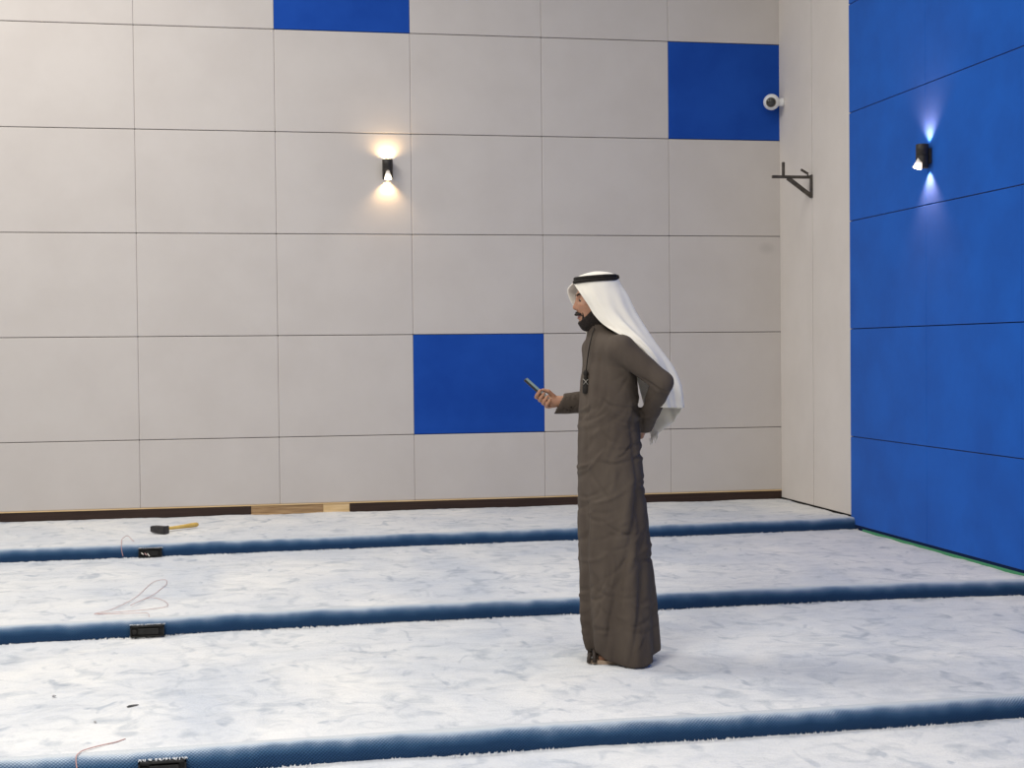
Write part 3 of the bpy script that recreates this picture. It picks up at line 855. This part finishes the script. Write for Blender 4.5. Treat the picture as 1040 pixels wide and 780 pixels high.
b = mesh_from('beard', [(turn_head(Vb), Fb)], M['hair'], person)
for sgn in (-1, 1):
    p0, p1, p2 = [turn_head(np.array([q]))[0] for q in (P3(585.3, 298.0, sgn*.013), P3(586.6, 296.6, sgn*.030), P3(590.0, 297.2, sgn*.046))]
    bm = bmesh.new(); tube(bm, catmull([p0, p1, p2], 10), [.003]+[.0042]*7+[.003, .0015], 8); obj('eyebrow', bm, M['hair'], person, True)
    e = turn_head(np.array([P3(589.6, 302.2, sgn*.031)]))[0]
    bm = bmesh.new(); bmesh.ops.create_uvsphere(bm, u_segments=16, v_segments=10, radius=.0100)
    for v in bm.verts: v.co += Vector(e)
    eye = obj('eye', bm, M['eye_white'], person, True)
    e2 = turn_head(np.array([P3(587.9, 302.9, sgn*.031)]))[0]
    bm = bmesh.new(); bmesh.ops.create_uvsphere(bm, u_segments=14, v_segments=8, radius=.0062)
    for v in bm.verts: v.co += Vector(e2)
    obj('iris', bm, M['iris'], eye, True)

# ---- the robe
gr = Grid((-.36, -.30, -.012), (.30, .30, Zp(322)), .0065)
fR, f1, f2 = ring_field(gr)
top = gr.Z-Zp(327)-.10*(gr.X-U(609, 330))
fR = np.maximum(fR, top)
# neck opening
fR = np.maximum(fR, -np.maximum(np.sqrt(((gr.X-U(609, 330))/1.0)**2+gr.Y**2)-.049, Zp(332)-gr.Z))
# hem: the front stays on the instep, back touches the carpet
hem = .010+.010*np.sin(f2*23+1)+.036*np.clip((f1-.05)/.10, 0, 1)+.055*np.clip((-f1-.03)/.13, 0, 1)
fR = np.maximum(fR, hem-gr.Z)
inner = ring_field(gr, -.012)[0]
fR = np.maximum(fR, -np.maximum(inner, gr.Z-.16))
# sleeves
sl = cone(gr, shN, elN, .060, .050)
fR = sm_union(fR, cone(gr, P3(616, 350, -.06), shN, .062, .060), .05)
fR = sm_union(fR, cone(gr, P3(612, 350, .06), shF, .062, .060), .05)
fR = sm_union(fR, cone(gr, shF, elF, .060, .055), .03)
arm = sl
cR, cRe = P3(596, 407.5, .185), P3(558, 409.5, .108)
ar = cone(gr, elF, cR, .055, .054); ar = sm_union(ar, cone(gr, cR, cRe, .054, .046), .01)
def cutplane(p, nvec):
    nvec = np.asarray(nvec, float); nvec /= np.linalg.norm(nvec)
    return (gr.X-p[0])*nvec[0]+(gr.Y-p[1])*nvec[1]+(gr.Z-p[2])*nvec[2]
cutn = np.array([-1.0, -.05, .52])
ar = np.maximum(ar, cutplane(P3(567.5, 408, .112), cutn))
ar = np.maximum(ar, -np.maximum(cone(gr, cR, cRe, .045, .037), -cutplane(P3(586, 407, .17), cutn)))
fR = sm_union(fR, ar, .012)
fore = cone(gr, elN, wristL, .050, .044)
cutl = wristL-elN; cutl = cutl/np.linalg.norm(cutl)
fore = np.maximum(fore, cutplane(wristL+cutl*.01, cutl))
fore = np.maximum(fore, -np.maximum(cone(gr, (elN+wristL)/2, wristL+cutl*.1, .034, .036), -cutplane(wristL-cutl*.05, cutl)))
arm = sm_union(sl, fore, .012)
fR = sm_union(fR, arm, .016)
VRo, FRo = surface_nets(fR, gr); VRo = relax(VRo, FRo, 2, .5)
# folds and creases pushed in along the normals
nn = vnormals(VRo, FRo)
def robe_disp(V):
    x, y, z = V[:, 0], V[:, 1], V[:, 2]
    th = np.arctan2(y, x-U(622))
    low = np.clip((Zp(455)-z)/.85, 0, 1)
    d = low*(.014*np.cos(7*th+1.2*np.sin(3.1*z)+.6)+.008*np.cos(12*th-2.0*z+2))
    rng = np.random.RandomState(11)
    for k in range(120):
        zc = rng.uniform(.10, 1.22); uc = rng.uniform(-.19, .16); ang = rng.normal(.45, .55)
        ln = rng.uniform(.035, .10); wd = rng.uniform(.006, .012); am = rng.uniform(.0035, .0080)*rng.choice([-1, -1, 1])
        near = rng.rand() < .75
        ca, sa = math.cos(ang), math.sin(ang)
        p, q = (x-uc)*ca+(z-zc)*sa, -(x-uc)*sa+(z-zc)*ca
        q = q-.8*p*p/ln*.25
        s = (y < .02) if near else (y > .02)
        d += am*np.exp(-(p/ln)**2-(q/wd)**2)*s
    # creases in the elbow of the near sleeve
    for k in range(5):
        c = P3(655+k*4.5, 384+k*3.2, -.24)
        p = (x-c[0])*.55+(z-c[2])*.83
        r = np.sqrt((x-c[0])**2+(y-c[1])**2+(z-c[2])**2)
        d += -.0035*np.exp(-(p/.008)**2)*np.exp(-(r/.05)**2)
    # two long diagonal drags from the back towards the front hem
    for (xa, ya, xb, yb, am, wd) in ((652, 490, 606, 690, -.014, .018), (657, 560, 634, 700, -.012, .015), (602, 560, 600, 700, -.009, .013), (640, 405, 652, 540, -.007, .012),
                                     (598, 560, 626, 610, .007, .014), (645, 470, 625, 560, .008, .018), (596, 470, 630, 520, -.006, .012), (634, 430, 612, 480, -.006, .013),
                                     (641, 374, 616, 368, -.007, .009), (641, 375, 620, 386, -.008, .009), (641, 377, 627, 400, -.007, .009), (640, 370, 628, 352, -.006, .010), (643, 372, 655, 366, -.006, .008),
                                     (612, 350, 606, 420, -.005, .010), (598, 345, 597, 470, -.004, .006)):
        A, B = np.array([U(xa, ya), Zp(ya)]), np.array([U(xb, yb), Zp(yb)])
        ab = B-A; L_ = np.linalg.norm(ab); ab /= L_
        p = (x-A[0])*ab[0]+(z-A[1])*ab[1]; q = -(x-A[0])*ab[1]+(z-A[1])*ab[0]
        d += am*np.exp(-(q/wd)**2)*np.clip(p/.08, 0, 1)*np.clip((L_-p)/.08, 0, 1)*(y < .05)
    d += .0012*np.sin(x*60+z*33)*np.sin(z*47+y*50)
    return np.clip(d, -.019, .016)
rad_ = np.stack([VRo[:, 0]-U(622), VRo[:, 1], np.zeros(len(VRo))], 1); rad_ /= np.maximum(np.linalg.norm(rad_, axis=1, keepdims=True), 1e-6)
bl = np.clip((.36-VRo[:, 2])/.12, 0, 1)[:, None]          # near the open hem both faces move together
nn = nn*(1-bl)+rad_*bl
VRo = VRo+nn*robe_disp(VRo)[:, None]
VRo = relax(VRo, FRo, 1, .2)
VRo[:, 2] = np.maximum(VRo[:, 2], .004)
robe = mesh_from('robe', [(VRo, FRo)], M['robe'], person)
robe['label'] = 'ankle length dark taupe robe'

# ---- cord and tassel at the collar
def on_front(py, px, off=.004):
    """near-side point of the robe surface seen at (px,py)"""
    zt, ut = Zp(py), U(px, py)
    m = (np.abs(VRo[:, 2]-zt) < .012) & (np.abs(VRo[:, 0]-ut) < .012) & (VRo[:, 1] < .03)
    if not m.any():
        m = (np.abs(VRo[:, 2]-zt) < .02) & (VRo[:, 0] < U(610, py))
    k = VRo[m]; k = k[k[:, 1].argmin()]
    return np.array([ut, k[1]-off, zt])
cp = [on_front(q, p) for q, p in ((331, 605), (339, 602.5), (350, 600), (362, 598), (374, 596.5))]
bm = bmesh.new(); tube(bm, catmull(cp, 24), .0030, 8); obj('neck_cord', bm, M['cord'], person, True)
ta = on_front(375, 596, .008); bm = bmesh.new()
lathe(bm, [(.003, .008), (.009, .004), (.012, -.006), (.010, -.016), (.007, -.020), (.013, -.040), (.016, -.075), (.015, -.100), (.004, -.102)], 14, Matrix.Translation(Vector(ta)))
tas = obj('tassel', bm, M['cord'], person, True)
bm = bmesh.new()
t0 = Vector(ta)+Vector((0, -.017, -.045))
tube(bm, [t0+Vector((-.012, .004, .012)), t0+Vector((0, -.002, 0)), t0+Vector((.012, .002, -.016))], .0014, 6)
tube(bm, [t0+Vector((.012, .002, .010)), t0+Vector((0, -.002, -.002)), t0+Vector((-.010, .004, -.014))], .0014, 6)
o = obj('thread_knot', bm, M['thread'], tas, True); o['label'] = 'pale crossed threads'

# ---- headscarf
NN = [(584, 284, 0), (586, 288.5, -.035), (592, 297.5, -.070), (599, 308, -.083), (605, 318, -.092), (615, 328.5, -.112), (630, 338, -.165), (650, 352, -.185), (662, 378, -.150), (670, 411, -.13)]
BK = [(629, 281, 0), (632, 288, 0), (638, 298, 0), (646, 315, 0), (656, 331, 0), (666, 346, 0), (678, 363, 0), (687, 378, 0), (692, 393, 0), (694, 413, 0)]
FF = [(584, 284, 0), (577.5, 291, .028), (578.5, 299, .058), (582.5, 307, .078), (591, 318, .098), (597, 338, .125), (615, 348, .185), (640, 362, .19), (652, 398, .16), (663, 446, .10)]
SN = [(606, 283, -.090), (608, 289, -.094), (613, 299, -.099), (620, 311, -.104), (630, 323, -.116), (641, 334, -.142), (655, 347, -.165), (668, 363, -.15), (678, 386, -.12), (683, 412, -.10)]
SF = [(606, 283, .090), (606, 290, .094), (610, 300, .099), (616, 313, .107), (624, 328, .122), (634, 343, .15), (648, 356, .17), (662, 374, .15), (673, 400, .12), (680, 432, .085)]
nt, na = 90, 72
cur = [catmull([P3(*p) for p in C_], nt) for C_ in (NN, SN, BK, SF, FF)]
rows = []
capc = (P3(606.5, 281.5, 0))
ring0 = None
for j in range(nt):
    K = np.array([c[j] for c in cur])
    # rounder sections: blend a Catmull-Rom curve through the five guides
    ext = np.vstack([K[0], .5*(K[0]+K[1])+np.array([-.010*(1-j/nt), -.018*(1-.5*j/nt), 0]), K[1], .5*(K[1]+K[2])+np.array([.012, -.022, .0]), K[2],
                     .5*(K[2]+K[3])+np.array([.012, .022, 0]), K[3], .5*(K[3]+K[4])+np.array([-.010*(1-j/nt), .018*(1-.5*j/nt), 0]), K[4]])
    r = catmull(ext, na)
    rows.append(r)
R0 = rows[0]
cap = []
for k in range(9):
    a = math.pi/2*(k/9.0)
    s_ = math.sin(a); h_ = math.cos(a)
    cap.append(np.array([capc[0], capc[1], 0])*(1-s_)+R0*s_+np.array([0, 0, 1])*(capc[2]*(1-s_)+.040*h_))
for c_, k in zip(cap, range(9)):
    c_[:, 2] = R0[:, 2]*math.sin(math.pi/2*k/9)+(capc[2])*(1-math.sin(math.pi/2*k/9))+.036*math.cos(math.pi/2*k/9)
rows = cap+rows
Vg = np.array(rows); nr = Vg.shape[0]
# long folds running down the back
aa = np.linspace(-1, 1, na)[None, :]; tt = np.clip((np.arange(nr)-12)/(nr-12.0), 0, 1)[:, None]
fold = tt*(.0075*np.sin(aa*11+1.0*tt*3)+.0045*np.sin(aa*21-2*tt+1))+np.clip(tt*4, 0, 1)*.002*np.sin(aa*30+tt*9)
fold = fold*(1-np.abs(aa)**6)
du = np.gradient(Vg, axis=1); dv = np.gradient(Vg, axis=0)
nrm = np.cross(dv, du); nrm /= np.maximum(np.linalg.norm(nrm, axis=2, keepdims=True), 1e-9)
Vg = Vg+nrm*fold[:, :, None]
fs = [(j*na+i, j*na+i+1, (j+1)*na+i+1, (j+1)*na+i) for j in range(nr-1) for i in range(na-1)]
scarf = link_mesh('headscarf', Vg.reshape(-1, 3).tolist(), fs, M['cloth'], person, True)
sol = scarf.modifiers.new('thick', 'SOLIDIFY'); sol.thickness = .0035; sol.offset = 0
scarf['label'] = 'white headscarf hanging down the back'
# tassels on its far corner
bm = bmesh.new(); rng = random.Random(4)
for k in range(7):
    p = Vector(P3(664+k*1.2-3, 443-k*1.3+2, .10-.003*k))
    tube(bm, [p, p+Vector((.004, 0, -.012)), p+Vector((.006+rng.uniform(-.006, .006), 0, -.032-rng.uniform(0, .01)))], [.0025, .003, .0015], 6)
o = obj('fringe', bm, M['cloth'], scarf, True)

# ---- black cord ring round the scarf
bm = bmesh.new()
for kz, (zo, sc) in enumerate(((-.002, 1.0), (.0115, .965))):
    pts = []
    for k in range(72):
        a = 2*math.pi*k/72
        u0 = U(606, 282)+.098*sc*math.cos(a)
        pts.append((u0, .0945*sc*math.sin(a), Zp(282.2)+zo+.065*(u0-U(606, 282))))
    tube(bm, pts, .0088, 10, closed=True)
e0 = Vector((U(628.5, 279), -.012, Zp(279.4)))
tube(bm, [e0+Vector((-.012, 0, .002)), e0, e0+Vector((.004, .004, -.006))], [.010, .011, .006], 10)
o = obj('head_cord', bm, M['agal'], person, True); o['label'] = 'double black cord ring on the headscarf'

# ---- sandals
for dd in (-.085, .085):
    bm = bmesh.new(); n = 28; prof = []
    for k in range(n):
        a = 2*math.pi*k/n
        w = .040*(1+.12*math.cos(a+math.pi)); prof.append((P3(628, 670, dd)[0]+.145*math.cos(a), dd+w*math.sin(a)))
    A = [bm.verts.new((x, y, .003)) for x, y in prof]; B = [bm.verts.new((x, y, .020)) for x, y in prof]
    for k in range(n): bm.faces.new((A[k], A[(k+1) % n], B[(k+1) % n], B[k]))
    bm.faces.new(A); bm.faces.new(B)
    s_ = obj('sandal', bm, M['sole'], person)
    bm = bmesh.new()
    tube(bm, [(U(604), dd-.042, .012), (U(604), dd-.036, .040), (U(604), dd, .058), (U(604), dd+.036, .040), (U(604), dd+.042, .012)], .010, 8)
    tube(bm, [(U(598), dd-.036, .012), (U(599), dd-.02, .036), (U(600), dd, .042), (U(599), dd+.02, .036), (U(598), dd+.036, .012)], .010, 8)
    obj('strap', bm, M['sandal'], s_, True)

# ---- the phone
ph = tag(empty('smartphone', (0, 0, 0)), 'dark smartphone held up in the right hand of the man', 'phone')
Wm = Matrix.Translation(MAN) @ Matrix.Rotation(man_rz, 4, 'Z')
R3 = Matrix((( pw[0], pa[0], pn[0]), (pw[1], pa[1], pn[1]), (pw[2], pa[2], pn[2])))
if R3.determinant() < 0: R3 = Matrix(((-pw[0], pa[0], pn[0]), (-pw[1], pa[1], pn[1]), (-pw[2], pa[2], pn[2])))
ph.matrix_world = Wm @ Matrix.Translation(Vector(phC)) @ R3.to_4x4()
bm = bmesh.new(); add_box(bm, (-.0365, -.0755, -.0075), (.0365, .0755, .0030), .003, seg=3); obj('body', bm, M['phone'], ph)
bm = bmesh.new(); add_box(bm, (-.0355, -.0745, .0028), (.0355, .0745, .0040), .0006); obj('rim', bm, M['phone_edge'], ph)
bm = bmesh.new(); add_box(bm, (-.0335, -.071, .0038), (.0335, .071, .0044)); obj('screen', bm, M['screen'], ph)
bm = bmesh.new(); lathe(bm, [(.009, -.0074), (.009, -.0088), (.0075, -.0092), (.001, -.0092)], 20, Matrix.Translation((.018, .055, 0))); obj('rear_lens', bm, M['lens'], ph)

# ------------------------------------------------------------------ light: ceiling fittings above the view, plus the hall's soft bounce
def area(loc, size, power, col=(1, .97, .93), rot=(0, 0, 0)):
    l = bpy.data.lights.new('ceiling_light', 'AREA'); l.energy = power; l.color = col; l.shape = 'RECTANGLE'; l.size, l.size_y = size
    o = bpy.data.objects.new('ceiling_light', l); COL.objects.link(o); o.location = loc; o.rotation_euler = rot
area((-2.0, 9.0, 6.2), (2.4, 2.0), 230, (1, .96, .90))
area((-1.6, 2.6, 4.8), (2.4, 2.4), 300, (1, .96, .90))
area((2.2, 8.6, 6.2), (1.6, 1.6), 40, (1, .96, .90))
area((2.6, 3.6, 5.4), (2.0, 2.0), 60, (1, .96, .90))
w = bpy.data.worlds.new('hall'); S.world = w; w.use_nodes = True
w.node_tree.nodes['Background'].inputs[0].default_value = (1, .985, .96, 1)
w.node_tree.nodes['Background'].inputs[1].default_value = .27

# ------------------------------------------------------------------ camera
cd = bpy.data.cameras.new('camera'); co = bpy.data.objects.new('camera', cd); COL.objects.link(co)
r_, u_, f_ = cam_axes()
mm = Matrix((r_, u_, -f_)).transposed().to_4x4(); mm.translation = Vector((0, 0, CAM_Z))
co.matrix_world = mm
cd.sensor_width = 36.0; cd.sensor_fit = 'HORIZONTAL'; cd.lens = F_PX/1040*36.0; cd.clip_start = .05; cd.clip_end = 100
S.camera = co
S.view_settings.view_transform = 'Standard'; S.view_settings.look = 'None'
S.view_settings.exposure = 0.24; S.view_settings.gamma = 1.0; S.view_settings.use_curve_mapping = False
